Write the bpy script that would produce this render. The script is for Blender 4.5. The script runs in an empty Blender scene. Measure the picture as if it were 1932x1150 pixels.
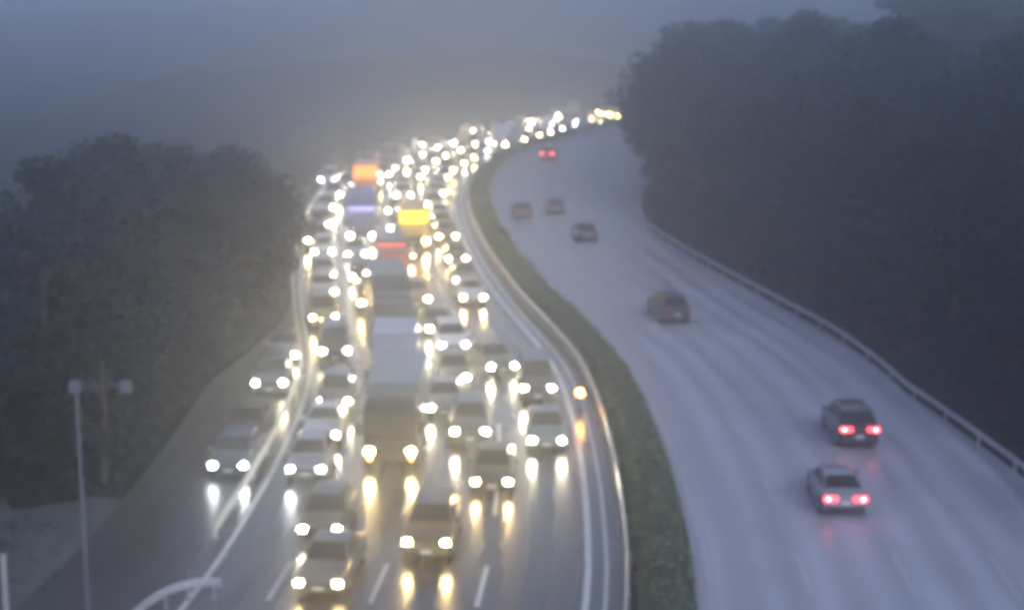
import bpy, math, random
import numpy as np
from mathutils import Vector

C = bpy.context.scene.collection
SC = bpy.context.scene
R = math.radians
rnd = random.Random(7)

# ------------------------------------------------------------------ camera, sky, sun, exposure
FPX, CX, CY, HOR, H = 3000.0, 966.0, 575.0, 5.0, 19.8      # photo pixels (1932x1150)
PITCH = math.atan((CY - HOR) / FPX)
cd = bpy.data.cameras.new('camera')
cam = bpy.data.objects.new('camera', cd); C.objects.link(cam)
cam.location = (0, 0, H)
cam.rotation_euler = (math.pi / 2 - PITCH, 0, 0)
cd.sensor_width = 36; cd.lens = FPX / 1932 * 36
cd.clip_start = 0.3; cd.clip_end = 6000
cd.dof.use_dof = True; cd.dof.focus_distance = 5.0; cd.dof.aperture_fstop = 4.0
SC.camera = cam

SUN_EL, SUN_AZ = 26.0, 150.0
w = bpy.data.worlds.new('World'); SC.world = w; w.use_nodes = True
nt = w.node_tree; nt.nodes.clear()
sky = nt.nodes.new('ShaderNodeTexSky'); sky.sky_type = 'NISHITA'; sky.sun_disc = False
sky.sun_elevation = R(SUN_EL); sky.sun_rotation = R(SUN_AZ)
sky.air_density = 1.0; sky.dust_density = 3.0; sky.ozone_density = 2.0
hs = nt.nodes.new('ShaderNodeHueSaturation'); hs.inputs['Saturation'].default_value = 0.42
tint = nt.nodes.new('ShaderNodeMix'); tint.data_type = 'RGBA'; tint.blend_type = 'MULTIPLY'
tint.inputs['Factor'].default_value = 1.0
tint.inputs['B'].default_value = (0.82, 0.94, 1.24, 1)
bg = nt.nodes.new('ShaderNodeBackground'); bg.inputs['Strength'].default_value = 0.147
wo = nt.nodes.new('ShaderNodeOutputWorld')
nt.links.new(sky.outputs[0], hs.inputs['Color']); nt.links.new(hs.outputs[0], tint.inputs['A'])
nt.links.new(tint.outputs['Result'], bg.inputs[0]); nt.links.new(bg.outputs[0], wo.inputs[0])

sd = bpy.data.lights.new('sun', 'SUN'); sd.energy = 0.5; sd.angle = R(25); sd.color = (1, .97, .94)
sun = bpy.data.objects.new('sun', sd); C.objects.link(sun)
sun.rotation_euler = (R(90 - SUN_EL), 0, R(180 - SUN_AZ))

SC.view_settings.view_transform = 'Standard'; SC.view_settings.look = 'None'
SC.view_settings.exposure = 0.18; SC.view_settings.gamma = 1.0
cy = SC.cycles
cy.use_denoising = True
cy.max_bounces = 6; cy.diffuse_bounces = 2; cy.glossy_bounces = 3; cy.transmission_bounces = 2
cy.volume_bounces = 1; cy.transparent_max_bounces = 6
cy.sample_clamp_indirect = 4.0; cy.sample_clamp_direct = 0
cy.filter_width = 4.6
cy.volume_max_steps = 64; cy.volume_step_rate = 5
cy.caustics_reflective = False; cy.caustics_refractive = False

# ------------------------------------------------------------------ helpers
cp, sp = math.cos(PITCH), math.sin(PITCH)
def unproj(x, y, z=0.0):
    a = (x - CX) / FPX; b = (y - CY) / FPX
    dx, dy, dz = a, cp - b * sp, -(sp + b * cp)
    t = (z - H) / dz
    return (dx * t, dy * t)

def tag(o, label=None, cat=None, group=None, kind=None):
    if label: o['label'] = label
    if cat: o['category'] = cat
    if group: o['group'] = group
    if kind: o['kind'] = kind
    return o

def mat(name, col, rough=.5, metal=0, spec=.5, emit=None, estr=0, coat=0, noise=0, nscale=8, bump=0):
    m = bpy.data.materials.new(name); m.use_nodes = True
    n = m.node_tree.nodes; l = m.node_tree.links; b = n['Principled BSDF']
    b.inputs['Base Color'].default_value = (*col, 1)
    b.inputs['Roughness'].default_value = rough; b.inputs['Metallic'].default_value = metal
    b.inputs['Specular IOR Level'].default_value = spec
    b.inputs['Coat Weight'].default_value = coat
    b.inputs['Coat Roughness'].default_value = .08
    if emit:
        b.inputs['Emission Color'].default_value = (*emit, 1); b.inputs['Emission Strength'].default_value = estr
    if noise:
        tc = n.new('ShaderNodeTexCoord'); t = n.new('ShaderNodeTexNoise'); t.inputs['Scale'].default_value = nscale
        t.inputs['Detail'].default_value = 6
        r = n.new('ShaderNodeMix'); r.data_type = 'RGBA'
        r.inputs['A'].default_value = (*[c * (1 - noise) for c in col], 1)
        r.inputs['B'].default_value = (*[min(1, c * (1 + noise)) for c in col], 1)
        l.new(tc.outputs['Object'], t.inputs['Vector']); l.new(t.outputs['Fac'], r.inputs['Factor'])
        l.new(r.outputs['Result'], b.inputs['Base Color'])
        if bump:
            bp = n.new('ShaderNodeBump'); bp.inputs['Strength'].default_value = bump
            l.new(t.outputs['Fac'], bp.inputs['Height']); l.new(bp.outputs[0], b.inputs['Normal'])
    return m

class MB:
    def __init__(s): s.v = []; s.f = []; s.sm = []
    def add(s, vs, fs, smooth=False):
        o = len(s.v); s.v += [tuple(p) for p in vs]; s.f += [tuple(i + o for i in f) for f in fs]; s.sm += [smooth] * len(fs)
        return s
    def box(s, x0, x1, y0, y1, z0, z1):
        vs = [(x0,y0,z0),(x1,y0,z0),(x1,y1,z0),(x0,y1,z0),(x0,y0,z1),(x1,y0,z1),(x1,y1,z1),(x0,y1,z1)]
        return s.add(vs, [(0,3,2,1),(4,5,6,7),(0,1,5,4),(1,2,6,5),(2,3,7,6),(3,0,4,7)])
    def cyl(s, p, q, r0, r1=None, n=12, smooth=True):
        r1 = r0 if r1 is None else r1
        p = Vector(p); q = Vector(q); ax = (q - p).normalized()
        u = ax.orthogonal().normalized(); v = ax.cross(u)
        vs = []
        for c, r in ((p, r0), (q, r1)):
            for i in range(n):
                a = 2 * math.pi * i / n
                vs.append(c + u * math.cos(a) * r + v * math.sin(a) * r)
        s.add(vs, [(i, (i + 1) % n, n + (i + 1) % n, n + i) for i in range(n)], smooth)
        s.add(vs[:n], [tuple(range(n))[::-1]]); s.add(vs[n:], [tuple(range(n))])
        return s
    def rings(s, rs, smooth=True, cap=True):
        n = len(rs[0]); vs = [p for r in rs for p in r]; fs = []
        for k in range(len(rs) - 1):
            for i in range(n):
                a = k * n + i; b = k * n + (i + 1) % n
                fs.append((a, b, b + n, a + n))
        s.add(vs, fs, smooth)
        if cap:
            s.add(rs[0], [tuple(range(n))[::-1]]); s.add(rs[-1], [tuple(range(n))])
        return s
    def build(s, name, m, parent=None, loc=None):
        me = bpy.data.meshes.new(name); me.from_pydata(s.v, [], s.f)
        me.polygons.foreach_set('use_smooth', s.sm); me.materials.append(m); me.update()
        o = bpy.data.objects.new(name, me); C.objects.link(o)
        if parent: o.parent = parent
        if loc: o.location = loc
        return o

def empty(name, loc=(0,0,0), rz=0):
    o = bpy.data.objects.new(name, None); C.objects.link(o)
    o.location = loc; o.rotation_euler = (0, 0, rz); o.empty_display_size = .5
    return o

def copy_tree(o, parent=None):
    c = o.copy(); C.objects.link(c)
    if parent: c.parent = parent
    for ch in list(o.children): copy_tree(ch, c)
    return c

ORD = ['first','second','third','fourth','fifth','sixth','seventh','eighth','ninth','tenth','eleventh','twelfth',
       'thirteenth','fourteenth','fifteenth','sixteenth','seventeenth','eighteenth','nineteenth','twentieth']
def ordinal(i):
    if i < 20: return ORD[i]
    t = {2:'twenty',3:'thirty',4:'forty'}[(i + 1) // 10]
    return {2:'twentieth',3:'thirtieth',4:'fortieth'}[(i + 1) // 10] if (i + 1) % 10 == 0 else t + '-' + ORD[(i + 1) % 10 - 1]

# ------------------------------------------------------------------ road centre curve (left kerb of the median)
KPX = [(1185,1100),(1176,1000),(1163,900),(1132,780),(1098,700),(1060,650),(1018,605),(962,540),(915,470),(886,400),
       (888,350),(930,305),(1000,277),(1090,250),(1165,236)]
pts = [unproj(*p) for p in KPX]
pts = [(.6, 8.0), (2.2, 32.0)] + pts
lx, ly = pts[-1]; px_, py_ = pts[-2]
hd = math.atan2(lx - px_, ly - py_)
for k in range(9):
    hd += .12; lx += 14 * math.sin(hd); ly += 14 * math.cos(hd); pts.append((lx, ly))
def catmull(P, n=24):
    P = [np.array(p) for p in P]; P = [2*P[0]-P[1]] + P + [2*P[-1]-P[-2]]; out = []
    for i in range(1, len(P) - 2):
        for k in range(n):
            t = k / n
            out.append(.5*((2*P[i])+(-P[i-1]+P[i+1])*t+(2*P[i-1]-5*P[i]+4*P[i+1]-P[i+2])*t*t+(-P[i-1]+3*P[i]-3*P[i+1]+P[i+2])*t**3))
    out.append(P[-2]); return np.array(out)
raw = catmull(pts)
seg = np.r_[0, np.cumsum(np.hypot(*np.diff(raw, axis=0).T))]
SL = np.arange(0, seg[-1], 1.0)
KX = np.interp(SL, seg, raw[:,0]); KY = np.interp(SL, seg, raw[:,1])
for _ in range(12):
    KX[1:-1] = (KX[:-2] + 2*KX[1:-1] + KX[2:]) / 4; KY[1:-1] = (KY[:-2] + 2*KY[1:-1] + KY[2:]) / 4
TX = np.gradient(KX); TY = np.gradient(KY); TN = np.hypot(TX, TY); TX /= TN; TY /= TN
SMAX = SL[-1]
def at(s, off):
    x = np.interp(s, SL, KX); y = np.interp(s, SL, KY); tx = np.interp(s, SL, TX); ty = np.interp(s, SL, TY)
    return float(x + ty * off), float(y - tx * off), math.atan2(tx, ty)
def near(x, y):
    i = int(np.argmin((KX - x)**2 + (KY - y)**2))
    off = (x - KX[i]) * TY[i] - (y - KY[i]) * TX[i]
    return float(SL[i]), float(off)
def sY(y): return float(np.interp(y, KY[:int(np.argmax(KY))+1], SL[:int(np.argmax(KY))+1]))

def strip(name, a_fn, b_fn, s0, s1, z, m, ds=2.0, nx=1, parent=None):
    """a ribbon between two offsets from the kerb curve, with UV in metres (u across, v along)"""
    ss = np.arange(s0, s1 + .01, ds); vs = []; fs = []; uv = []
    for s in ss:
        a, b = a_fn(s), b_fn(s)
        for i in range(nx + 1):
            o = a + (b - a) * i / nx; x, y, _ = at(s, o); vs.append((x, y, z)); uv.append((o, s))
    n = nx + 1
    for k in range(len(ss) - 1):
        for i in range(nx):
            fs.append((k*n+i, k*n+i+1, (k+1)*n+i+1, (k+1)*n+i))
    me = bpy.data.meshes.new(name); me.from_pydata(vs, [], fs); me.materials.append(m)
    ul = me.uv_layers.new(name='UVMap')
    li = np.empty(len(me.loops), int); me.loops.foreach_get('vertex_index', li)
    ul.data.foreach_set('uv', np.array(uv)[li].ravel())
    o = bpy.data.objects.new(name, me); C.objects.link(o)
    if parent: o.parent = parent
    return o
const = lambda v: (lambda s: v)

# right edge of the away carriageway, as an offset from the kerb curve
REDGE_PX = [(1925,912),(1700,748),(1550,628),(1400,545),(1290,484),(1212,432),(1200,395),(1232,330),(1236,306),(1215,275)]
re_ = sorted(near(*unproj(*p)) for p in REDGE_PX)
RS = [0] + [a for a, b in re_] + [400]; RO = [re_[0][1]] + [b for a, b in re_] + [re_[-1][1]]
def redge(s): return float(np.interp(s, RS, RO))
LEDGE = -15.3

# ------------------------------------------------------------------ materials
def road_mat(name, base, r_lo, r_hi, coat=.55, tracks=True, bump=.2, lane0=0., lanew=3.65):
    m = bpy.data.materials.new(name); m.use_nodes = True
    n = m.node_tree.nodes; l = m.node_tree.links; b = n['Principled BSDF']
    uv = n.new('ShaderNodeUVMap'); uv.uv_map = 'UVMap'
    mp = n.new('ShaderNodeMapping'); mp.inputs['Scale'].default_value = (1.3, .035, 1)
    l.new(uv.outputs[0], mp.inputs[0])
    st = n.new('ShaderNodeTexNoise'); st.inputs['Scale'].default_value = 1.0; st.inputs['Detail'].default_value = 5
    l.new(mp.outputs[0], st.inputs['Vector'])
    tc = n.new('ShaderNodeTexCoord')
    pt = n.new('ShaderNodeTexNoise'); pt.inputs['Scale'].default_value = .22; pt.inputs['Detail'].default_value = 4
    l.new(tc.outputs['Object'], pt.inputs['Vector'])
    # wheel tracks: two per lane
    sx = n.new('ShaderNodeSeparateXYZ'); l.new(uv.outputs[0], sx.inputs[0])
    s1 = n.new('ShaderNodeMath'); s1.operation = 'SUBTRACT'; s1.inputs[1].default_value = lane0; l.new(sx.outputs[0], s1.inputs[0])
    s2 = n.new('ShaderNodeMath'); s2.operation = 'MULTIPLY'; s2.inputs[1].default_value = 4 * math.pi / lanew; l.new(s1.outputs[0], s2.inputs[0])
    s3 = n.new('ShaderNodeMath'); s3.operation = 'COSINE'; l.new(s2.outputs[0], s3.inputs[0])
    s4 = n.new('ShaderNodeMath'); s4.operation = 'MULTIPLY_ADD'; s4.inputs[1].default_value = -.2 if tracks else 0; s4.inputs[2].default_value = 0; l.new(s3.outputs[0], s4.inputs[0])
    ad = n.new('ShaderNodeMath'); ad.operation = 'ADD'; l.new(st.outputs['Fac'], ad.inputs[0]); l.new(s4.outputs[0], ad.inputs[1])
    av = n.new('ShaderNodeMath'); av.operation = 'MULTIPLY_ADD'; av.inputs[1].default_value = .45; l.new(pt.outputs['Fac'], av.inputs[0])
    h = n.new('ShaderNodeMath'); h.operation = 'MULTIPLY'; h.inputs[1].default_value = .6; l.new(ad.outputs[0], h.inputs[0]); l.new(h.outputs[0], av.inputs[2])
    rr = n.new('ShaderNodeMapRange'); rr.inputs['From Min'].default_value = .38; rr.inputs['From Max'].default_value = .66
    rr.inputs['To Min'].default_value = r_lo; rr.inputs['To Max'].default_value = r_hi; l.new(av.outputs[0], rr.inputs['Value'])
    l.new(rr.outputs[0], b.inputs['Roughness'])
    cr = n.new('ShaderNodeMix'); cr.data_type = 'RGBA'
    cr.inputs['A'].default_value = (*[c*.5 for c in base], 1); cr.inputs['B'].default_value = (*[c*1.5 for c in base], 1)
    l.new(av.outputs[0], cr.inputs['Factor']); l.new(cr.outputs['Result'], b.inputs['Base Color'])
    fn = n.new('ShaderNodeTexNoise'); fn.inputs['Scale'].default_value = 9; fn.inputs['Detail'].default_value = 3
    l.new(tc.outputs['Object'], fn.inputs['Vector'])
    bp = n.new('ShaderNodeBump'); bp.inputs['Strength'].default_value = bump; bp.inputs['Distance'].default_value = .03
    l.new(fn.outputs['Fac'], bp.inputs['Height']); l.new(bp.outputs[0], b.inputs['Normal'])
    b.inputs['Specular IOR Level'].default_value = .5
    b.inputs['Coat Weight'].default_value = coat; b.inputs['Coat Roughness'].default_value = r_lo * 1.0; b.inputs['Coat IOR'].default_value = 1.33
    return m
M = {}
M['road_l'] = road_mat('wet_asphalt', (.030,.032,.038), .17, .34, coat=.5, lane0=-5.0)
M['road_r'] = road_mat('wet_asphalt_painted_sheen', (.33,.33,.385), .32, .66, coat=.15, lane0=5.9)  # pale base colour stands in for spray mist and mirrored sky
M['ramp'] = road_mat('wet_asphalt_ramp', (.05,.05,.052), .3, .6, tracks=False)
M['paint'] = mat('road_paint', (.62,.62,.60), .35, noise=.25, nscale=1.2)
M['paint_worn'] = mat('worn_road_paint', (.42,.43,.47), .4, noise=.35, nscale=1.2)
M['ground'] = mat('rough_grass_ground', (.013,.018,.019), .95, spec=.1, noise=.5, nscale=.25)
M['verge'] = mat('wet_gravel', (.085,.095,.085), .75, noise=.6, nscale=.35, bump=.4)
M['concrete'] = mat('concrete', (.28,.28,.27), .6, noise=.25, nscale=1.5)
M['galv'] = mat('galvanised_steel', (.55,.56,.58), .32, metal=.85, noise=.15, nscale=2)
M['galv_dull'] = mat('weathered_steel', (.42,.43,.46), .5, metal=.4, noise=.3, nscale=1)
M['barrier'] = mat('headlit_rail_tint', (.50,.50,.43), .4, noise=.2, nscale=1.5)  # headlight glare on the steel rail, put into a pale base colour
M['pole'] = mat('pole_grey', (.13,.13,.16), .5, metal=.3, noise=.15, nscale=3)
M['bark'] = mat('bark', (.06,.05,.04), .9, noise=.3, nscale=5)
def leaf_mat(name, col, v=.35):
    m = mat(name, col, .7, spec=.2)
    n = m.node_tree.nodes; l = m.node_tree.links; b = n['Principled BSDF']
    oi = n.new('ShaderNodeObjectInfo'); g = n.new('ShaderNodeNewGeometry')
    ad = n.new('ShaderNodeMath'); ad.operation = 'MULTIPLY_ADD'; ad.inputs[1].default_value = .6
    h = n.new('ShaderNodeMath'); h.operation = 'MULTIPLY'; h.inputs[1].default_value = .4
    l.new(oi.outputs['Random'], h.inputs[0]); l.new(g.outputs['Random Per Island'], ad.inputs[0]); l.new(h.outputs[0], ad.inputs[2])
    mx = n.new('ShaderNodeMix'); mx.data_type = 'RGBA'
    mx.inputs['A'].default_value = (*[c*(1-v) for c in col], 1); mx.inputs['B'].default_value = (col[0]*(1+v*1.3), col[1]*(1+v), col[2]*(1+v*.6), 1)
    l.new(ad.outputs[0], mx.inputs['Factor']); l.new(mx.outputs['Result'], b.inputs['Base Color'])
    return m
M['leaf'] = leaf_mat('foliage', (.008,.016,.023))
M['hedge'] = leaf_mat('hedge_leaves', (.10,.165,.085), .5)
M['hedge_core'] = mat('hedge_twigs', (.03,.04,.025), .9, noise=.3)
M['tyre'] = mat('tyre_rubber', (.015,.015,.016), .7)
M['rim'] = mat('wheel_rim', (.45,.45,.47), .35, metal=.8)
M['glass'] = mat('vehicle_glass', (.012,.014,.018), .16, spec=.5)
M['black'] = mat('black_trim', (.018,.018,.02), .45)
M['grille'] = mat('grille_black', (.02,.02,.022), .4, noise=.4, nscale=30)
M['plate'] = mat('number_plate_white', (.7,.7,.7), .4)
M['chrome'] = mat('chrome', (.6,.6,.62), .2, metal=.9)
E = 4.2
M['lamp_w'] = mat('headlamp_white', (.9,.9,.9), .2, emit=(1,.89,.60), estr=75*E)
M['lamp_c'] = mat('headlamp_cool', (.9,.9,.9), .2, emit=(.90,.97,1), estr=45*E)
M['lamp_y'] = mat('headlamp_warm', (.9,.9,.8), .2, emit=(1,.70,.28), estr=75*E)
M['lamp_a'] = mat('amber_lamp', (.9,.5,.1), .2, emit=(1,.42,.07), estr=16*E)
M['marker'] = mat('marker_lamp', (.8,.4,.1), .3, emit=(1,.42,.07), estr=5)
M['lamp_r'] = mat('tail_lamp_lit', (.5,.02,.03), .2, emit=(1,.06,.08), estr=1.6*E)
M['lamp_rc'] = mat('tail_lamp_bulb', (.6,.1,.1), .2, emit=(1,.3,.33), estr=5*E)
M['sign_o'] = mat('lit_orange_panel', (.8,.25,.03), .4, emit=(1,.24,.015), estr=2.6)
M['sign_y'] = mat('lit_yellow_panel', (.8,.6,.03), .4, emit=(1,.70,.0), estr=2.4)
M['sign_b'] = mat('lit_violet_strip', (.5,.5,.9), .4, emit=(.5,.45,1), estr=1.6)
M['sign_r'] = mat('lit_red_strip', (.8,.1,.05), .4, emit=(1,.10,.03), estr=1.6)
PAINT = {'white':(.55,.56,.57),'silver':(.24,.245,.26),'grey':(.09,.095,.105),'black':(.025,.026,.03),'navy':(.03,.04,.09),
         'red':(.35,.03,.03),'beige':(.28,.23,.16),'brown':(.10,.06,.045),'slate':(.05,.06,.08),'orange':(.75,.22,.04),
         'yellow':(.75,.50,.04),'violet-blue':(.13,.12,.30),'green-grey':(.13,.17,.17),'pale blue':(.27,.30,.40)}
for k, c in PAINT.items(): M['p_' + k] = mat('paint_' + k.replace('-', '_').replace(' ', '_'), c, .3, metal=.15 if k != 'white' else 0, coat=.6, noise=.06, nscale=3)

# ------------------------------------------------------------------ ground and terrain
def smooth(a, b, x):
    t = max(0., min(1., (x - a) / (b - a))); return t * t * (3 - 2 * t)
gx = np.unique(np.concatenate([np.linspace(-1400,-120,18), np.linspace(-120,120,81), np.linspace(120,1400,18)]))
gy = np.unique(np.concatenate([np.linspace(-300,0,8), np.linspace(0,340,86), np.linspace(340,1800,24)]))
def terrain(x, y):
    s, off = near(x, y)
    re = redge(s)
    z = -.06
    if s >= SMAX - 2: off_r = 0
    dr = off - re
    if dr > 2.0 and y < 420: z += (12.0 + 9 * smooth(110, 220, y)) * smooth(2.0, 46, dr)
    dl = -off - 21
    if dl > 0: z += -1.2 * smooth(0, 14, dl)
    if y > 380:
        z += (26 * smooth(380, 900, y)) * (.55 + .45 * math.sin(x * .0045 + 1.2)) 
    z += 10 * math.exp(-((x + 10) / 75) ** 2 - ((y - 385) / 45) ** 2)
    z += .25 * math.sin(x * .21 + y * .11) * smooth(3, 12, max(dr, dl))
    return z
vs = [(x, y, terrain(x, y)) for y in gy for x in gx]
n = len(gx); fs = [(j*n+i, j*n+i+1, (j+1)*n+i+1, (j+1)*n+i) for j in range(len(gy)-1) for i in range(n-1)]
tag(MB().add(vs, fs, True).build('ground', M['ground']), kind='structure')

S0, S1 = 1.0, SMAX - 2
tag(strip('oncoming_carriageway', const(LEDGE - .25), const(-.15), S0, S1, .000, M['road_l'], nx=8), kind='structure')
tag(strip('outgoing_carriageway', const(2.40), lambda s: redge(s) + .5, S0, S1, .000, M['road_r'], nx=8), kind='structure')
sr1 = sY(112)
tag(strip('ramp_road', lambda s: -20.2 + 4.7 * smooth(sY(80), sY(108), s), const(LEDGE - .25), S0, sr1, -.004, M['ramp'], nx=3), kind='structure')
sv = sY(61.5)
vs = []; fs = []; no, ns = 60, 22
for i in range(no + 1):
    o = -20.1 - 42 * i / no; e = sv + 1.1 * math.sin(i * .9) + rnd.uniform(-.7, .7)
    for k in range(ns + 1):
        x, y, _ = at(S0 + (e - S0) * k / ns, o); vs.append((x, y, -.03 + .03 * math.sin(k * 2.1 + i) - (.03 if k == ns else 0)))
for i in range(no):
    for k in range(ns): a = i * (ns + 1) + k; fs.append((a, a + 1, a + ns + 2, a + ns + 1))
tag(MB().add(vs, fs, True).build('gravel_apron', M['verge']), kind='structure')

# markings, each a sheet 4 mm above the asphalt
mb = MB()
def line(mb, off, s0, s1, wd=.18, z=.005, ds=3.0):
    s = s0
    while s < s1 - .01:
        e = min(s1, s + ds)
        a = [at(s, off - wd/2), at(s, off + wd/2), at(e, off + wd/2), at(e, off - wd/2)]
        mb.add([(p[0], p[1], z) for p in a], [(0,1,2,3)]); s = e
def dashes(mb, off_fn, s0, s1, ln=4., gap=6., **k):
    s = s0
    while s < s1:
        line(mb, off_fn(s + 2), s, min(s + ln, s1), ds=4., **k); s += ln + gap
line(mb, -1.38, S0, S1 - 1, .22); line(mb, -.72, S0, S1 - 1, .14)
dashes(mb, const(-5.0), 2, S1 - 6, wd=.17)
line(mb, LEDGE + .55, S0, S1 - 1, .2)
tag(mb.build('lane_markings', M['paint']), kind='structure')
mb = MB()
for o in (-8.6, -12.1): dashes(mb, const(o), 2, S1 - 6, wd=.15)
tag(mb.build('lane_markings', M['paint_worn']), kind='structure')
mb = MB()
line(mb, 2.85, S0, S1 - 1, .12)
for k in (1, 2, 3): dashes(mb, lambda s, k=k: 2.75 + 3.5 * k, 4, S1 - 6, wd=.14)
s = S0
while s < S1 - 4: line(mb, redge(s + 1.5) - 1.0, s, s + 3.0, .16); s += 3
tag(mb.build('outgoing_lane_markings', M['paint_worn']), kind='structure')

# median kerbs
def kerb(name, off0, off1, s0, s1, z1, label=None):
    mb = MB(); rs = []
    for s in np.arange(s0, s1, 2.):
        a = at(s, off0); b = at(s, off1)
        rs.append([(a[0],a[1],-.05),(b[0],b[1],-.05),(b[0],b[1],z1),(a[0],a[1],z1)])
    mb.rings(rs, smooth=False); return mb.build(name, M['concrete'])
tag(kerb('kerb', -.16, .10, S0, S1, .13), kind='structure')
tag(kerb('kerb', 2.18, 2.42, S0, S1, .13), kind='structure')

# ------------------------------------------------------------------ guard rails
def guardrail(label, off_fn, s0, s1, group=None, side=1, top=.75, step=4.0, name='guardrail', m='galv', k_=1.0):
    root = empty(name, (*at(s0, off_fn(s0))[:2], 0)); L = root.location
    prof = [(0,-.155),(.05,-.13),(.08,-.08),(.03,-.02),(.03,.02),(.08,.08),(.05,.13),(0,.155)]
    prof = [(a * k_, b * k_) for a, b in prof]
    mb = MB(); rs = []
    for s in np.arange(s0, s1 + .01, 2.):
        ring = []
        for d, h in prof + [(p[0] - .012, p[1]) for p in prof[::-1]]:
            x, y, _ = at(s, off_fn(s) + side * d); ring.append((x - L.x, y - L.y, top - .155 + h))
        rs.append(ring)
    mb.rings(rs, smooth=False); mb.build('rail', M[m], root)
    post = None; k = 0
    for s in np.arange(s0 + 1, s1, step):
        x, y, h = at(s, off_fn(s) - side * .07)
        if post is None: post = MB().box(-.05,.05,-.06,.06,-.15,top - .05).build('post', M['galv_dull'], root); o = post
        else:
            o = post.copy(); C.objects.link(o); o.parent = root
        o.location = (x - L.x, y - L.y, 0); o.rotation_euler = (0, 0, -h)
    tag(root, label, 'guardrail', group); return root
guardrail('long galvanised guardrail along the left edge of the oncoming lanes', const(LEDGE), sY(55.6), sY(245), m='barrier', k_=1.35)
guardrail('long galvanised guardrail beside the wooded slope right of the outgoing lanes', lambda s: redge(s) + .35, S0 + 4, sY(262), side=-1, m='galv_dull', k_=.8)
guardrail('low guardrail between oncoming lanes and the left side of the median hedge', const(.02), S0 + 4, S1 - 4, side=-1, top=.70, step=4.)
guardrail('low guardrail between the hedge and the outgoing carriageway', const(2.30), S0 + 4, S1 - 4, side=1, top=.50, step=4.)
# flared end at the lower left
fl = [unproj(x, y, .6) for x, y in ((418,1098),(375,1098),(335,1107),(300,1122),(262,1148),(225,1185))]
root = empty('guardrail_end', (*fl[0], 0)); fl = catmull(fl, 6)
rs = []
prof = [(0,-.155),(.05,-.13),(.08,-.08),(.03,-.02),(.03,.02),(.08,.08),(.05,.13),(0,.155)]
for i, p in enumerate(fl):
    t = fl[min(i+1, len(fl)-1)] - fl[max(i-1, 0)]; t = t / np.hypot(*t); nx_, ny_ = -t[1], t[0]
    rs.append([(p[0]+nx_*d-root.location.x, p[1]+ny_*d-root.location.y, .6+h) for d, h in prof + [(q[0]-.012, q[1]) for q in prof[::-1]]])
MB().rings(rs, smooth=False).build('rail', M['galv_dull'], root)
for i in range(2, len(fl), 7):
    MB().box(-.05,.05,-.06,.06,-.15,.7).build('post', M['galv'], root, (fl[i][0]-root.location.x, fl[i][1]-root.location.y, 0))
tag(root, 'curved flared end section of guardrail at the lower left', 'guardrail')

# ------------------------------------------------------------------ median hedge
nr = np.random.default_rng(3)
def leaf_mesh(name, pos, size, m, flat=0.0):
    """one small quad per position, randomly oriented"""
    N = len(pos); a = nr.normal(size=(N,3)); a /= np.linalg.norm(a, axis=1)[:,None]
    b = np.cross(a, nr.normal(size=(N,3))); b /= np.linalg.norm(b, axis=1)[:,None]
    sz = (size * nr.uniform(.6, 1.4, N))[:,None]
    v = np.stack([pos - a*sz, pos - b*sz*.5, pos + a*sz, pos + b*sz*.5], 1).reshape(-1, 3)
    me = bpy.data.meshes.new(name); me.vertices.add(4*N); me.vertices.foreach_set('co', v.ravel())
    me.loops.add(4*N); me.loops.foreach_set('vertex_index', np.arange(4*N))
    me.polygons.add(N); me.polygons.foreach_set('loop_start', np.arange(0, 4*N, 4)); me.polygons.foreach_set('loop_total', np.full(N, 4))
    me.materials.append(m); me.update(calc_edges=True); me.validate()
    return me
root = empty('median_hedge', (*at(S0+3, 1.)[:2], 0)); Lr = np.array([root.location.x, root.location.y, 0])
rs = []
hh = lambda s: 1.15 + .13 * math.sin(s * .37) + .10 * math.sin(s * 1.13 + 1)
for s in np.arange(S0 + 3, S1, 1.5):
    ring = []
    for o, z in ((.35,.1),(2.1,.1),(2.0,.72*hh(s)),(1.6,.9*hh(s)),(.8,.9*hh(s)),(.45,.72*hh(s))):
        x, y, _ = at(s, o); ring.append((x - Lr[0], y - Lr[1], z))
    rs.append(ring)
MB().rings(rs).build('stems', M['hedge_core'], root)
P = []; Z = []
for i in range(46000):
    s = S0 + 3 + (S1 - S0 - 6) * (nr.random() ** 1.35)
    th = nr.uniform(-.15, math.pi + .15); h = hh(s) * (1 + .12*math.sin(s*4.1))
    o = 1.22 + math.cos(th) * .98 * nr.uniform(.88, 1.06); z = .12 + max(0, math.sin(th)) ** .55 * (h - .12) * nr.uniform(.86, 1.08)
    x, y, _ = at(s, o); P.append((x - Lr[0], y - Lr[1], z)); Z.append(.07 + s * .0004)
me = leaf_mesh('leaves', np.array(P), np.array(Z), M['hedge'])
o = bpy.data.objects.new('leaves', me); C.objects.link(o); o.parent = root
tag(root, 'long clipped green hedge along the median between the two carriageways', 'hedge')

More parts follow.
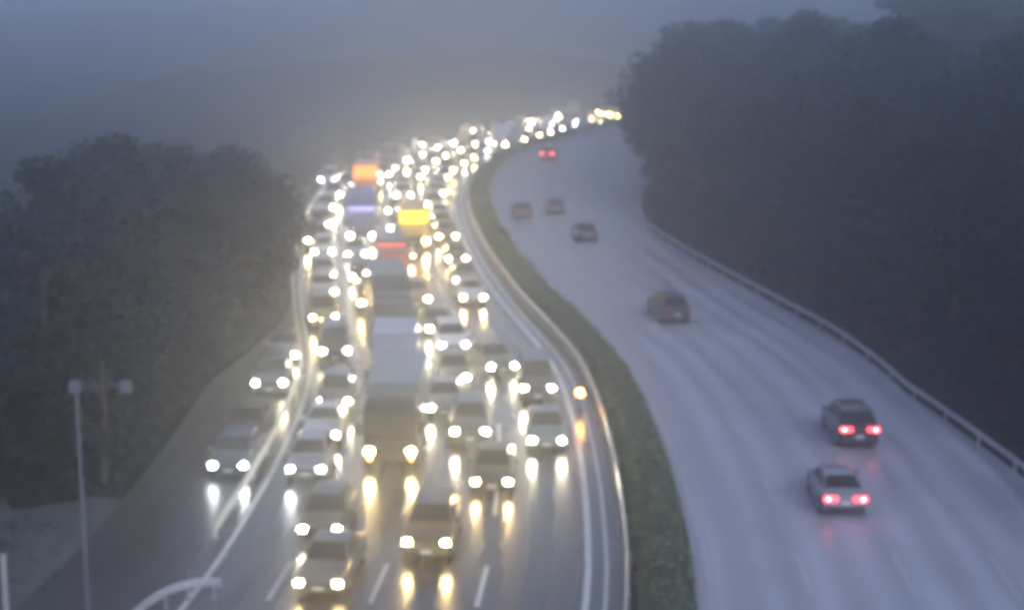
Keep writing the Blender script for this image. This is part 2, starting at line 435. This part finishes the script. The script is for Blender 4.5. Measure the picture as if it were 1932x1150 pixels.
# ------------------------------------------------------------------ trees
def tree_template(i, ht, rad):
    r_ = random.Random(100 + i); g = np.random.default_rng(200 + i)
    root = empty('tree'); mb = MB()
    mb.cyl((0,0,-1.2), (.15*(i-1),.1,ht*.45), .22, .15, 8); mb.cyl((.15*(i-1),.1,ht*.45), (.2,0,ht*.8), .15, .05, 7)
    limbs = []
    for k in range(7):
        a = k * 2.4 + i; z0 = ht * (.28 + .07 * k); q = (math.cos(a)*rad*.6, math.sin(a)*rad*.6, z0 + ht*.2)
        mb.cyl((.1,0,z0), q, .08, .03, 6); limbs.append(q)
    mb.build('trunk', M['bark'], root)
    P = []
    nc = 46
    for k in range(nc):
        a = r_.uniform(0, 2*math.pi); u = r_.random(); z = ht * (.22 + .74 * u)
        rr = rad * (math.sin(math.pi * min(1, .18 + u * .80)) ** .7) * math.sqrt(r_.uniform(.12, 1.0))
        c = np.array([math.cos(a)*rr, math.sin(a)*rr, z]); cr = r_.uniform(.55, 1.15) * rad / 3.2
        q = g.normal(size=(130, 3)); q /= np.linalg.norm(q, axis=1)[:,None]
        q *= (g.random((130,1)) ** .4) * cr; q[:,2] *= .75
        P.append(q + c)
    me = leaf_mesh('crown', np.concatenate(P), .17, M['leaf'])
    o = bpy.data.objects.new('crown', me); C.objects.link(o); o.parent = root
    return root
T = [tree_template(0, 9.5, 3.3), tree_template(1, 11., 3.8), tree_template(2, 8., 3.6), tree_template(3, 10., 2.9)]
used = [False]*4
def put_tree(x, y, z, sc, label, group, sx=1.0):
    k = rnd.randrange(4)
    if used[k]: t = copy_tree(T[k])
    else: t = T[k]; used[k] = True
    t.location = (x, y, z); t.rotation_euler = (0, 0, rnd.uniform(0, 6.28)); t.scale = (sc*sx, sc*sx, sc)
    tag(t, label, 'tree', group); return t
# left wood: rows back from the ramp; heights follow the skyline of the photograph
SKY_L = [(-700,520),(0,510),(70,480),(85,400),(120,345),(180,300),(260,285),(350,278),(450,285),(520,310),(565,345),(600,345)]
def skyline(px, tab): return float(np.interp(px, [a for a, b in tab], [b for a, b in tab]))
def proj(x, y, z):
    dy = y; dz = z - H
    zc = dy*cp - dz*sp; yc = dy*sp + dz*cp
    return CX + FPX*x/zc, CY - FPX*yc/zc, zc
cnt = 0
shl = lambda s: 4.6 * smooth(sY(80), sY(106), s)
for row, off in enumerate((-22.6, -27, -33.5, -41, -50, -61)):
    s = sY(64 if row < 1 else 60 + 2*row); k = 0
    while s < sY(232):
        o = off + rnd.uniform(-1.2, 1.2)
        if row == 0: o += -1.5 * smooth(sY(90), sY(60), s) * -1
        o += shl(s)
        x, y, _ = at(s, o)
        px, py, zc = proj(x, y, 0)
        top = skyline(px, SKY_L) + rnd.uniform(0, 26) * (1 if row else 1.8)
        ztop = H - (top - HOR) * zc * cp / FPX
        z0 = terrain(x, y); hgt = min(13.5, max(3.2, ztop - z0))
        if row == 0 and s < sY(98): hgt = min(hgt, 5.5 + 3.5 * rnd.random())
        if px > -260 and hgt > 3.3:
            lab = ('misty dark tree, %s from the camera in the row beside the left ramp' % ordinal(k)) if row == 0 else \
                  'dark tree in the misty left wood, %s from the camera in its %s row' % (ordinal(k), ordinal(row))
            put_tree(x, y, z0, hgt / 9.8, lab, 'trees of the left wood' if row == 0 else 'deep trees of the left wood', 1.25 if row else 1.1)
            k += 1
        s += rnd.uniform(4.6, 7.0) * (1 if row < 3 else 1.25)
# right wooded slope
SKY_R = [(1150,290),(1180,230),(1195,110),(1300,70),(1450,50),(1700,30),(2400,20)]
for row, off in enumerate((3.8, 9.5, 16, 24, 34, 46)):
    s = sY(52 + 0*row); k = 0
    while s < sY(258):
        o = redge(s) + off + rnd.uniform(-1.2, 1.4)
        x, y, _ = at(s, o); px, py, zc = proj(x, y, 0)
        top = skyline(px, SKY_R) + rnd.uniform(0, 30)
        z0 = terrain(x, y); ztop = H - (top - HOR) * zc * cp / FPX
        hgt = min(14.5 + row*.5, max(4.5, ztop - z0))
        if s > sY(150): hgt = min(18., max(6., ztop - z0))
        elif row == 0: hgt = min(hgt, rnd.uniform(4.5, 7.5))
        elif row == 1: hgt = min(hgt, rnd.uniform(7, 10))
        if px < 2250:
            lab = ('misty dark tree, %s from the camera in the row beside the right guardrail' % ordinal(k)) if row == 0 else \
                  'dark tree on the misty right slope, %s from the camera in its %s row' % (ordinal(k), ordinal(row))
            put_tree(x, y, z0, hgt / 9.8, lab, 'trees beside the right guardrail' if row == 0 else 'deep trees of the right slope', 1.25 if row else 1.1)
            k += 1
        s += rnd.uniform(4.8, 7.2) * (1 if row < 3 else 1.3)
for k in range(4):
    if not used[k]: bpy.data.objects.remove(T[k])

# undergrowth on both verges: one mass of leaves nobody could count
P = []; Z = []
for i in range(60000):
    left = i % 2 == 0
    s = rnd.uniform(sY(45 if not left else 62), sY(255))
    if left: o = -20.8 + shl(s) - abs(rnd.gauss(0, 1)) * 6
    else: o = redge(s) + 1.6 + abs(rnd.gauss(0, 1)) * 5
    x, y, _ = at(s, o); z = -.1 + rnd.random() * (1.0 + .8 * math.sin(s*.7 + o)) 
    if left and s > sY(105): x += 0
    d = (abs(o + 20.8 - shl(s)) if left else abs(o - redge(s) - 1.6))
    zz = ((12.0 + 9 * smooth(110, 220, y)) * smooth(2.0, 46, o - redge(s))) if not left else 0
    P.append((x, y, z * min(1, .35 + d * .5) + zz)); Z.append(.16)
for i in range(9000):
    c_ = i // 60; q = random.Random(c_); s = q.uniform(sY(38), sY(63)); o = -20.8 - q.random() * 26
    x, y, _ = at(s + rnd.gauss(0, .55), o + rnd.gauss(0, .7)); P.append((x, y, abs(rnd.gauss(0, .14)))); Z.append(.07)
me = leaf_mesh('undergrowth', np.array(P), np.array(Z), M['leaf'])
tag(bpy.data.objects.new('undergrowth', me), 'dark low bushes and grass along both motorway verges', 'undergrowth', kind='stuff')
C.objects.link(bpy.data.objects['undergrowth'])

# ------------------------------------------------------------------ vehicles (front faces -Y, wheels on z = 0)
def rring(hw, z0, z1, y, r=.16, tumble=0., n=4):
    pts = []; hwt = hw - tumble
    for cx, cz, a0 in ((hwt - r, z1 - r, 0), (-(hwt - r), z1 - r, 90), (-(hw - r*.6), z0 + r*.6, 180), (hw - r*.6, z0 + r*.6, 270)):
        rr = r if a0 < 180 else r * .6
        for k in range(n):
            a = R(a0 + 90 * k / (n - 1)); pts.append((cx + math.cos(a)*rr, y, cz + math.sin(a)*rr))
    return pts
def wheel(parent, x, y, r=.32, wd=.22, rim=True):
    sg = 1 if x > 0 else -1
    w_ = MB().cyl((-wd/2,0,0), (wd/2,0,0), r, r, 18).build('wheel', M['tyre'], parent, (x, y, r))
    if rim: MB().cyl((sg*(wd/2 - .01),0,0), (sg*(wd/2 + .012),0,0), r*.62, r*.55, 14).build('rim', M['rim'], w_)
    return w_
def lampd(parent, name, x, y, z, rx, rz, m, face=-1, dep=.05):
    """an oval lamp, its lens facing forward (-1) or back (+1)"""
    n = 10; mb = MB()
    r0 = [(x + math.cos(2*math.pi*i/n)*rx, y - face*dep, z + math.sin(2*math.pi*i/n)*rz) for i in range(n)]
    r1 = [(a, y, c) for a, b, c in r0]; r2 = [((a - x)*.6 + x, y + face*.025, (c - z)*.6 + z) for a, b, c in r0]
    mb.rings([r0, r1, r2]); return mb.build(name, m, parent)
SHAPES = {  # L, halfwidth, hood z, belt z, roof z, windscreen base y, ws top y, roof rear y, rear glass base y
    'sedan':     (4.55, .89, .74, .95, 1.44, -1.02, -.30, .95, 1.62),
    'hatchback': (4.10, .87, .78, .98, 1.50, -1.02, -.34, 1.35, 1.86),
    'suv':       (4.60, .92, .92, 1.12, 1.70, -1.12, -.50, 1.60, 2.12),
    'van':       (4.80, .92, .98, 1.18, 1.95, -1.72, -.98, 2.12, 2.32),
}
def make_car(kind, colour, lamp='lamp_w', full=True, away=False):
    L, hw, hz, bz, rz_, y0, y1, y2, y3 = SHAPES[kind]; h = L / 2; root = empty(kind if kind != 'suv' else 'suv_car'); pm = M['p_' + colour]
    st = [(-h, hw-.16, .34, hz-.16), (-h+.06, hw-.07, .24, hz-.07), (-h+.28, hw-.015, .20, hz), (y0-.02, hw, .19, bz-.03), (0, hw+.01, .19, bz),
          (min(y2+.2, h-.5), hw, .19, bz+.02), (h-.25, hw-.02, .22, bz+.01), (h-.06, hw-.06, .26, bz-.06), (h, hw-.14, .36, bz-.16)]
    mb = MB().rings([rring(a, b, c, y, .13, .03) for y, a, b, c in st])
    tb, tt = hw - .09, hw - .27
    def cab(y, z, wb): return [(wb,y,bz-.05),(tb-(tb-tt)*(z-bz)/(rz_-bz),y,z-.06),(tt-.10+(1-(z-bz)/(rz_-bz))*.1,y,z),(-(tt-.10+(1-(z-bz)/(rz_-bz))*.1),y,z),(-(tb-(tb-tt)*(z-bz)/(rz_-bz)),y,z-.06),(-wb,y,bz-.05)]
    mb.rings([cab(y0, bz+.01, tb), cab(y1, rz_-.03, tb), cab((y1+y2)/2, rz_, tb), cab(y2, rz_-.04, tb), cab(y3, bz+.02, tb)], smooth=False)
    mb.build('body', pm, root)
    def pane(name, q, nx_=0):
        q = [Vector(p) for p in q]; n_ = (q[1]-q[0]).cross(q[2]-q[0]).normalized() * .012
        MB().add([p + n_ for p in q] + [p - n_*.5 for p in q], [(0,1,2,3),(7,6,5,4),(0,4,5,1),(1,5,6,2),(2,6,7,3),(3,7,4,0)]).build(name, M['glass'], root)
    f = lambda t, a, b: a + (b - a) * t
    pane('windshield', [(-tb+.07, f(.07,y0,y1), f(.10,bz,rz_)), (tb-.07, f(.07,y0,y1), f(.10,bz,rz_)), (tt-.06, f(.92,y0,y1), f(.90,bz,rz_)), (-tt+.06, f(.92,y0,y1), f(.90,bz,rz_))])
    pane('rear_window', [(tb-.09, f(.10,y3,y2), f(.14,bz,rz_)), (-tb+.09, f(.10,y3,y2), f(.14,bz,rz_)), (-tt+.08, f(.88,y3,y2), f(.86,bz,rz_)), (tt-.08, f(.88,y3,y2), f(.86,bz,rz_))])
    if full or away:
        for sg in (-1, 1):
            a, b, c, d = y0+.28, y1+.06, y2-.05, y3-.28
            zt = rz_ - .10; xb = sg*(tb+.002); xt = sg*(tb-(tb-tt)*(zt-bz)/(rz_-bz)+.004)
            q = [(xb,a,bz+.05),(xt,b,zt),(xt,c,zt),(xb,d,bz+.05)]
            if sg > 0: q = q[::-1]
            pane('side_window', q)
            MB().box(min(sg*hw, sg*(hw+.17)), max(sg*hw, sg*(hw+.17)), y0+.22, y0+.36, bz-.02, bz+.13).build('mirror', pm, root)
    for sg in (-1, 1):
        wheel(root, sg*(hw-.10), -h+.85, rim=full); wheel(root, sg*(hw-.10), h-.85, rim=full)
        lampd(root, 'headlight', sg*(hw-.24), -h+.02, hz-.17, .15, .085, M['black' if away else lamp])
        if full or away:
            tl = MB().box(min(sg*(hw-.58), sg*(hw-.05)), max(sg*(hw-.58), sg*(hw-.05)), h-.09, h+.015, bz-.27, bz-.08).build('taillight', M['lamp_r' if away else 'p_red'], root)
            if away: lampd(tl, 'bulb', sg*(hw-.21), h+.02, bz-.175, .07, .06, M['lamp_rc'], 1, .02)
    MB().box(-hw+.42, hw-.42, -h-.012, -h+.08, hz-.30, hz-.14).build('grille', M['grille'], root)
    if full: 
        MB().box(-hw+.12, hw-.12, -h-.03, -h+.14, .27, .40).build('bumper', M['black'], root)
        MB().box(-.19, .19, -h-.045, -h-.025, .36, .47).build('number_plate', M['plate'], root)
        if away:
            MB().box(-hw+.12, hw-.12, h-.12, h+.03, .30, .46).build('rear_bumper', M['black'], root)
            MB().box(-.19, .19, h+.005, h+.022, .56, .67).build('rear_number_plate', M['plate'], root)
    return root
def make_truck(colour, box_colour, L=8.5, hgt=3.5, w_=2.4, lamp='lamp_y', cabh=2.5, sign=None, name='box_truck', cabl=1.8, sign_z=None):
    root = empty(name); hw = w_/2; pm = M['p_' + colour]; bm = M['p_' + box_colour]; h = L/2; f = -h
    st = [(f, hw-.10, .42, cabh-.42), (f+.08, hw-.03, .40, cabh-.20), (f+.45, hw, .40, cabh-.02), (f+cabl*.7, hw, .40, cabh), (f+cabl, hw-.03, .40, cabh-.03)]
    MB().rings([rring(a, b, c, y, .14, .05) for y, a, b, c in st]).build('cab', pm, root)
    wz = 1.35
    MB().add([(-hw+.14,f-.004,wz),(hw-.14,f-.004,wz),(hw-.20,f+.055,cabh-.36),(-hw+.20,f+.055,cabh-.36),
              (-hw+.14,f+.05,wz),(hw-.14,f+.05,wz),(hw-.20,f+.10,cabh-.36),(-hw+.20,f+.10,cabh-.36)],
             [(0,1,2,3),(7,6,5,4),(0,4,5,1),(1,5,6,2),(2,6,7,3),(3,7,4,0)]).build('windshield', M['glass'], root)
    for sg in (-1, 1):
        x0, x1 = sorted((sg*(hw-.02), sg*(hw+.012)))
        MB().box(x0, x1, f+.40, f+1.25, 1.45, cabh-.45).build('side_window', M['glass'], root)
        x0, x1 = sorted((sg*(hw+.03), sg*(hw+.26)))
        MB().box(x0, x1, f+.02, f+.12, 1.5, 2.05).cyl((sg*(hw-.05),f+.08,2.0), (sg*(hw+.15),f+.08,2.0), .02, n=6).build('mirror', M['black'], root)
        lampd(root, 'headlight', sg*(hw-.30), f-.03, .78, .17, .12, M[lamp])
        lampd(root, 'fog_light', sg*(hw-.30), f-.05, .50, .07, .05, M['lamp_a'])
        wheel(root, sg*(hw-.16), f+1.05, .48, .28); wheel(root, sg*(hw-.22), h-1.6, .48, .44)
        if L > 9: wheel(root, sg*(hw-.22), h-2.8, .48, .44)
    MB().box(-hw+.55, hw-.55, f-.02, f+.06, .72, 1.18).build('grille', M['grille'], root)
    MB().box(-hw+.02, hw-.02, f-.045, f+.16, .34, .62).build('bumper', M['black'], root)
    MB().box(-.5, .5, f+.4, h-.1, .55, .85).build('chassis', M['black'], root)
    b0 = f + cabl + .12
    ring = [rring(hw, .9, hgt, y, .07, .0, 3) for y in (b0, h)]
    ys = [b0]
    while ys[-1] < h - 1.0: ys.append(ys[-1] + .55)
    ring = []
    for y in ys:
        for d, g in ((0, 0), (.40, 0), (.42, -.03), (.53, -.03)): ring.append(rring(hw + g, .9, hgt + g, y + d, .07, .0, 3))
    ring.append(rring(hw, .9, hgt, h, .07, .0, 3))
    MB().rings(ring, smooth=False).build('cargo_box', bm, root)
    if sign:
        zz = sign_z or (cabh + .05, hgt - .12)
        MB().box(-hw+.12, hw-.12, b0-.05, b0+.02, *zz).build('light_panel', M[sign], root)
    return root
def place(o, x, y, front_y_local, label, cat, group, away=False, dz=0.0, rot=0.0):
    """x, y: where the front bumper's centre stands"""
    s, off = near(x, y); hdg = at(s, off)[2]
    d = abs(front_y_local)
    if not away:
        o.location = (x + math.sin(hdg)*d, y + math.cos(hdg)*d, dz); o.rotation_euler = (0, 0, -hdg + rot)
    else:
        o.location = (x + math.sin(hdg)*d, y + math.cos(hdg)*d, dz); o.rotation_euler = (0, 0, -hdg + math.pi + rot)
    tag(o, label, cat, group)
    return s, off
OCC = []     # (s0, s1, o0, o1) taken
def occupy(s, off, L, hw=.95): OCC.append((s - .6, s + L + .6, off - hw, off + hw))
GQ = 'vehicles queueing on the oncoming carriageway'
protos = {}
def get_car(kind, colour, lamp, full=True, away=False):
    k = (kind, colour, lamp, full, away)
    if k not in protos: protos[k] = make_car(*k); return protos[k]
    return copy_tree(protos[k])
def car_px(px, py, kind, colour, lamp, label, group=GQ, away=False, zl=.62, full=True):
    x, y = unproj(px, py, zl); c = get_car(kind, colour, lamp, full, away); L = SHAPES[kind][0]
    s, off = place(c, x, y, L/2, label, 'car' if kind != 'van' else 'van', group, away); occupy(s, off, L); return c
# --- cars one can point at, from the camera outwards
car_px(600,1098,'sedan','grey','lamp_y','grey saloon at the bottom edge, nearest car in the left file')
car_px(603,998,'hatchback','black','lamp_w','black hatchback directly behind the nearest saloon of the left file')
car_px(804,1030,'suv','brown','lamp_y','dark brown car alone on the wet middle lane, nearest the bottom centre')
car_px(928,907,'sedan','black','lamp_y','black saloon with warm headlights just left of the dashed lane line')
car_px(887,819,'suv','slate','lamp_w','slate car right behind the black saloon in the middle lane')
car_px(1032,829,'sedan','green-grey','lamp_w','green grey saloon with two round bright lamps in the inner lane')
car_px(576,885,'hatchback','silver','lamp_c','silver hatchback hugging the left guardrail, beside the long lorry front')
car_px(605,819,'sedan','white','lamp_w','white saloon by the left guardrail, left of the long lorry cab')
car_px(629,762,'suv','grey','lamp_w','grey suv left of the long lorry trailer')
car_px(632,669,'van','slate','lamp_w','slate van left of the pale blue box truck')
car_px(612,604,'van','beige','lamp_y','beige van with yellowish lamps left of the dark tall lorry')
car_px(612,549,'sedan','white','lamp_y','white saloon just behind the beige van by the left guardrail')
car_px(611,517,'hatchback','silver','lamp_w','silver hatchback, second behind the beige van by the left guardrail')
car_px(610,478,'suv','white','lamp_w','white suv beside the red fronted minibus, by the left guardrail')
car_px(605,427,'van','white','lamp_w','white van level with the violet blue lorry, by the left guardrail')
car_px(618,342,'van','white','lamp_c','white van left of the orange lorry with cool white lamps')
car_px(857,712,'hatchback','grey','lamp_w','grey hatchback between the long lorry and the slate saloon')
c = car_px(933,690,'sedan','slate','lamp_w','slate saloon standing askew between the grey hatchback and the dark slate van'); c.rotation_euler.z += .20
car_px(856,655,'suv','white','lamp_w','white suv right of the pale blue box truck')
car_px(838,768,'sedan','silver','lamp_w','silver saloon close against the right side of the long lorry')
car_px(788,568,'suv','beige','lamp_y','beige suv with glaring lamps right of the dark tall lorry')
car_px(893,560,'sedan','white','lamp_y','white saloon with paired warm lamps in the inner lane behind the empty gap')
# ramp left of the guardrail
GR = 'cars on the left ramp'
car_px(430,878,'hatchback','slate','lamp_c','slate hatchback on the left ramp, nearest of the ramp cars',GR)
car_px(457,820,'sedan','brown','lamp_w','brown saloon, second of the ramp cars beyond the guardrail',GR)
car_px(508,727,'suv','green-grey','lamp_w','green grey suv, third of the ramp cars beyond the guardrail',GR)
car_px(535,668,'sedan','silver','lamp_w','silver saloon, farthest of the ramp cars beyond the guardrail',GR)
# lorries and buses
def big_px(o, px, py, L, label, cat, hw=1.3):
    x, y = unproj(px, py, .78); s, off = place(o, x, y, L/2, label, cat, GQ); occupy(s, off, L, hw)
big_px(make_truck('black','green-grey',8.2,3.35,2.4,'lamp_y',2.95,name='long_lorry'),736,851,8.2,'long green grey lorry with dark cab and yellow lamps, biggest vehicle in the queue','lorry')
big_px(make_truck('orange','pale blue',6.0,3.5,2.3,'lamp_w',2.2,name='box_truck'),742,745,6.0,'pale blue box truck with orange cab right behind the long lorry','truck')
big_px(make_truck('slate','slate',8.0,3.8,2.4,'lamp_w',2.8,name='box_truck'),742,622,8.0,'dark slate tall lorry between the pale blue box truck and red fronted minibus','lorry')
big_px(make_truck('red','grey',7.0,2.8,2.3,'lamp_w',2.3,sign='sign_r',sign_z=(2.36,2.52),name='box_truck'),742,512,7.0,'grey roofed lorry with red front below the yellow lorry','lorry')
big_px(make_truck('violet-blue','violet-blue',9.5,3.8,2.5,'lamp_w',2.6,sign='sign_b',sign_z=(2.66,2.9),name='box_truck'),682,444,9.5,'violet blue lorry with pale light strip, left of the yellow lorry','lorry')
big_px(make_truck('yellow','yellow',7.0,3.1,2.5,'lamp_y',2.0,sign='sign_y',name='box_truck'),782,455,7.0,'yellow lorry with glowing yellow panel over its cab','lorry')
big_px(make_truck('orange','orange',8.5,3.35,2.5,'lamp_w',2.0,sign='sign_o',name='box_truck'),687,362,8.5,'orange lorry with glowing orange panel over its cab','lorry')
car_px(1015,739,'van','slate','lamp_w','dark slate van in the inner lane, second behind the green grey saloon')

# --- fill the queue beyond
kinds = ['sedan','sedan','suv','hatchback','van','suv','sedan']
cols = ['white','silver','grey','black','slate','white','silver','brown','beige','navy']
lamps = ['lamp_w','lamp_y','lamp_y','lamp_w','lamp_c','lamp_w','lamp_y']
LANES = [(-13.7,'distant outer lane by guardrail',sY(100)), (-10.35,'distant second lane from left',sY(76)),
         (-6.8,'distant third lane from left',sY(84)), (-3.15,'distant inner lane by median',sY(101))]
def free(s, off, L):
    return all(s + L < a or s > b or off + .95 < c or off - .95 > d for a, b, c, d in OCC)
for off, lname, s in LANES:
    k = 0; s = s + rnd.uniform(0, 2)
    while s < S1 - 8:
        kind = rnd.choice(kinds); L = SHAPES[kind][0]; o = off + rnd.uniform(-.3, .3)
        if not free(s, o, L): s += .8; continue
        col = rnd.choice(cols); lamp = rnd.choice(lamps); big = rnd.random() < .04 and s > sY(150) and free(s, o, 7.2)
        x, y, hdg = at(s, o)
        if y > 300 or x > 120: break
        kw = kind if kind != 'suv' else 'suv'
        if big:
            c = make_truck(rnd.choice(['white','slate','grey']), rnd.choice(['white','grey','slate']), 7.0, 3.2, 2.3, 'lamp_w', 2.2); L = 7.0; kw = 'box truck'; cat = 'truck'
        else: c = get_car(kind, col, lamp, False); cat = 'van' if kind == 'van' else 'car'
        place(c, x, y, L/2, '%s %s, %s filler of %s' % (col, kw, ordinal(k), lname), cat, GQ)
        c['label'] = 'small hazy %s with lit headlights, %s in the %s' % ('box truck' if big else kw, ordinal(k), lname)
        occupy(s, o, L); k += 1
        s += L + rnd.choice([1.6, 2.2, 2.6, 3.2, 4.5, 6])

# --- outgoing carriageway
GA = 'vehicles driving away on the outgoing carriageway'
car_px(1596,940,'sedan','silver','lamp_w','silver saloon with lit red tail lights, nearer of the two at right',GA,True,.8)
car_px(1623,812,'suv','black','lamp_w','black car with lit red tail lights, farther of the two at right',GA,True,.9)
ga_dark = [car_px(1278,600,'suv','black','lamp_w','dark unlit car in spray, middle of the outgoing carriageway',GA,True,.4)]
car_px(1032,293,'van','red','lamp_w','red van with lit tail lights far up the outgoing carriageway by the median',GA,True,.8)
ga_dark.append(car_px(988,402,'sedan','grey','lamp_w','dim grey saloon in the left outgoing lane beyond the curve',GA,True,.6))
ga_dark.append(car_px(1110,446,'sedan','slate','lamp_w','dim slate saloon in the middle outgoing lane at the bend',GA,True,.5))
ga_dark.append(car_px(1050,394,'hatchback','grey','lamp_w','dim grey hatchback just right of the dim saloon at the bend',GA,True,.6))

for c in ga_dark:
    for t in list(c.children):
        if t.name.startswith('taillight'):
            t.data = t.data.copy(); t.data.materials[0] = M['p_red']
            for b in list(t.children): bpy.data.objects.remove(b)

# ------------------------------------------------------------------ roadside poles
def tube(p, q, r, name, m, parent, r1=None, n=12): return MB().cyl(p, q, r, r1, n).build(name, m, parent)
bx_, by_ = unproj(170, 1235); root = empty('equipment_pole', (bx_, by_, 0))
_, _, zc = proj(bx_, by_, 0); ztop = H - (695 - HOR) * zc * cp / FPX
tube((0,0,-.3), (0,0,ztop), .075, 'pole', M['pole'], root, .05)
MB().box(-.22,.22,-.22,.22,-.06,.06).build('base_plate', M['concrete'], root)
tube((-.12,0,ztop-.18), (1.60,0,ztop-.12), .04, 'crossbar', M['pole'], root)
for x in (0.02, 1.52):
    MB().rings([rring(.15, -.17, .17, y, .05) for y in (-.18,-.1,.12)]).build('lamp_box', M['pole'], root, (x, -.16, ztop-.12))
for x in (.45, .95): MB().rings([rring(.09, -.1, .1, y, .03) for y in (-.1,.1)]).build('bracket_box', M['black'], root, (x, -.02, ztop-.02))
tag(root, 'tall grey pole with short crossbar and boxes, standing at the left verge', 'pole')
x, y = unproj(16, 1230); root = empty('marker_post', (x, y, 0)); _, _, zc = proj(x, y, 0)
zt = H - (1035 - HOR) * zc * cp / FPX
tube((0,0,-.2), (0,0,zt), .11, 'post', M['galv'], root, .105); tube((0,0,zt), (0,0,zt+.03), .12, 'cap', M['galv'], root)
tag(root, 'short pale steel post at the lower left corner', 'post')
x, y = unproj(541, 395); root = empty('street_lamp', (x, y, 0)); _, _, zc = proj(x, y, 0); zt = H - (232 - HOR) * zc * cp / FPX
tube((0,0,-.3), (0,0,zt), .13, 'pole', M['pole'], root, .07); tube((0,0,zt-.1), (1.9,0,zt+.35), .05, 'arm', M['pole'], root)
MB().rings([rring(.14,-.06,.06,y_,.03) for y_ in (-.2,.2)]).build('lamp_head', M['pole'], root, (2.0,0,zt+.34))
tag(root, 'faint tall street lamp behind the left trees near the bend', 'street lamp')
# amber warning lamp on the shoulder
x, y = unproj(1094, 775); root = empty('warning_lamp', (x, y, 0))
MB().cyl((0,0,0), (0,0,.06), .22, .20, 12).build('base', M['tyre'], root); tube((0,0,.05), (0,0,.85), .03, 'stand', M['black'], root)
MB().rings([rring(.19,-.19,.19,y_,.05) for y_ in (-.07,.05)]).build('housing', M['p_orange'], root, (0,0,.95))
lampd(root, 'lens', 0, -.09, .95, .17, .17, M['lamp_a'])
tag(root, 'amber warning lamp glowing on the shoulder beside the median guardrail', 'warning lamp')

# ------------------------------------------------------------------ haze
hm = bpy.data.materials.new('haze'); hm.use_nodes = True; hn = hm.node_tree; hn.nodes.clear()
vo = hn.nodes.new('ShaderNodeVolumePrincipled'); vo.inputs['Color'].default_value = (.88,.92,1,1)
vo.inputs['Density'].default_value = .0043; vo.inputs['Anisotropy'].default_value = .86
ho = hn.nodes.new('ShaderNodeOutputMaterial'); hn.links.new(vo.outputs[0], ho.inputs['Volume'])
hz = MB().box(-1450,1450,-350,1850,-2.6,44).build('haze', hm); tag(hz, kind='stuff')
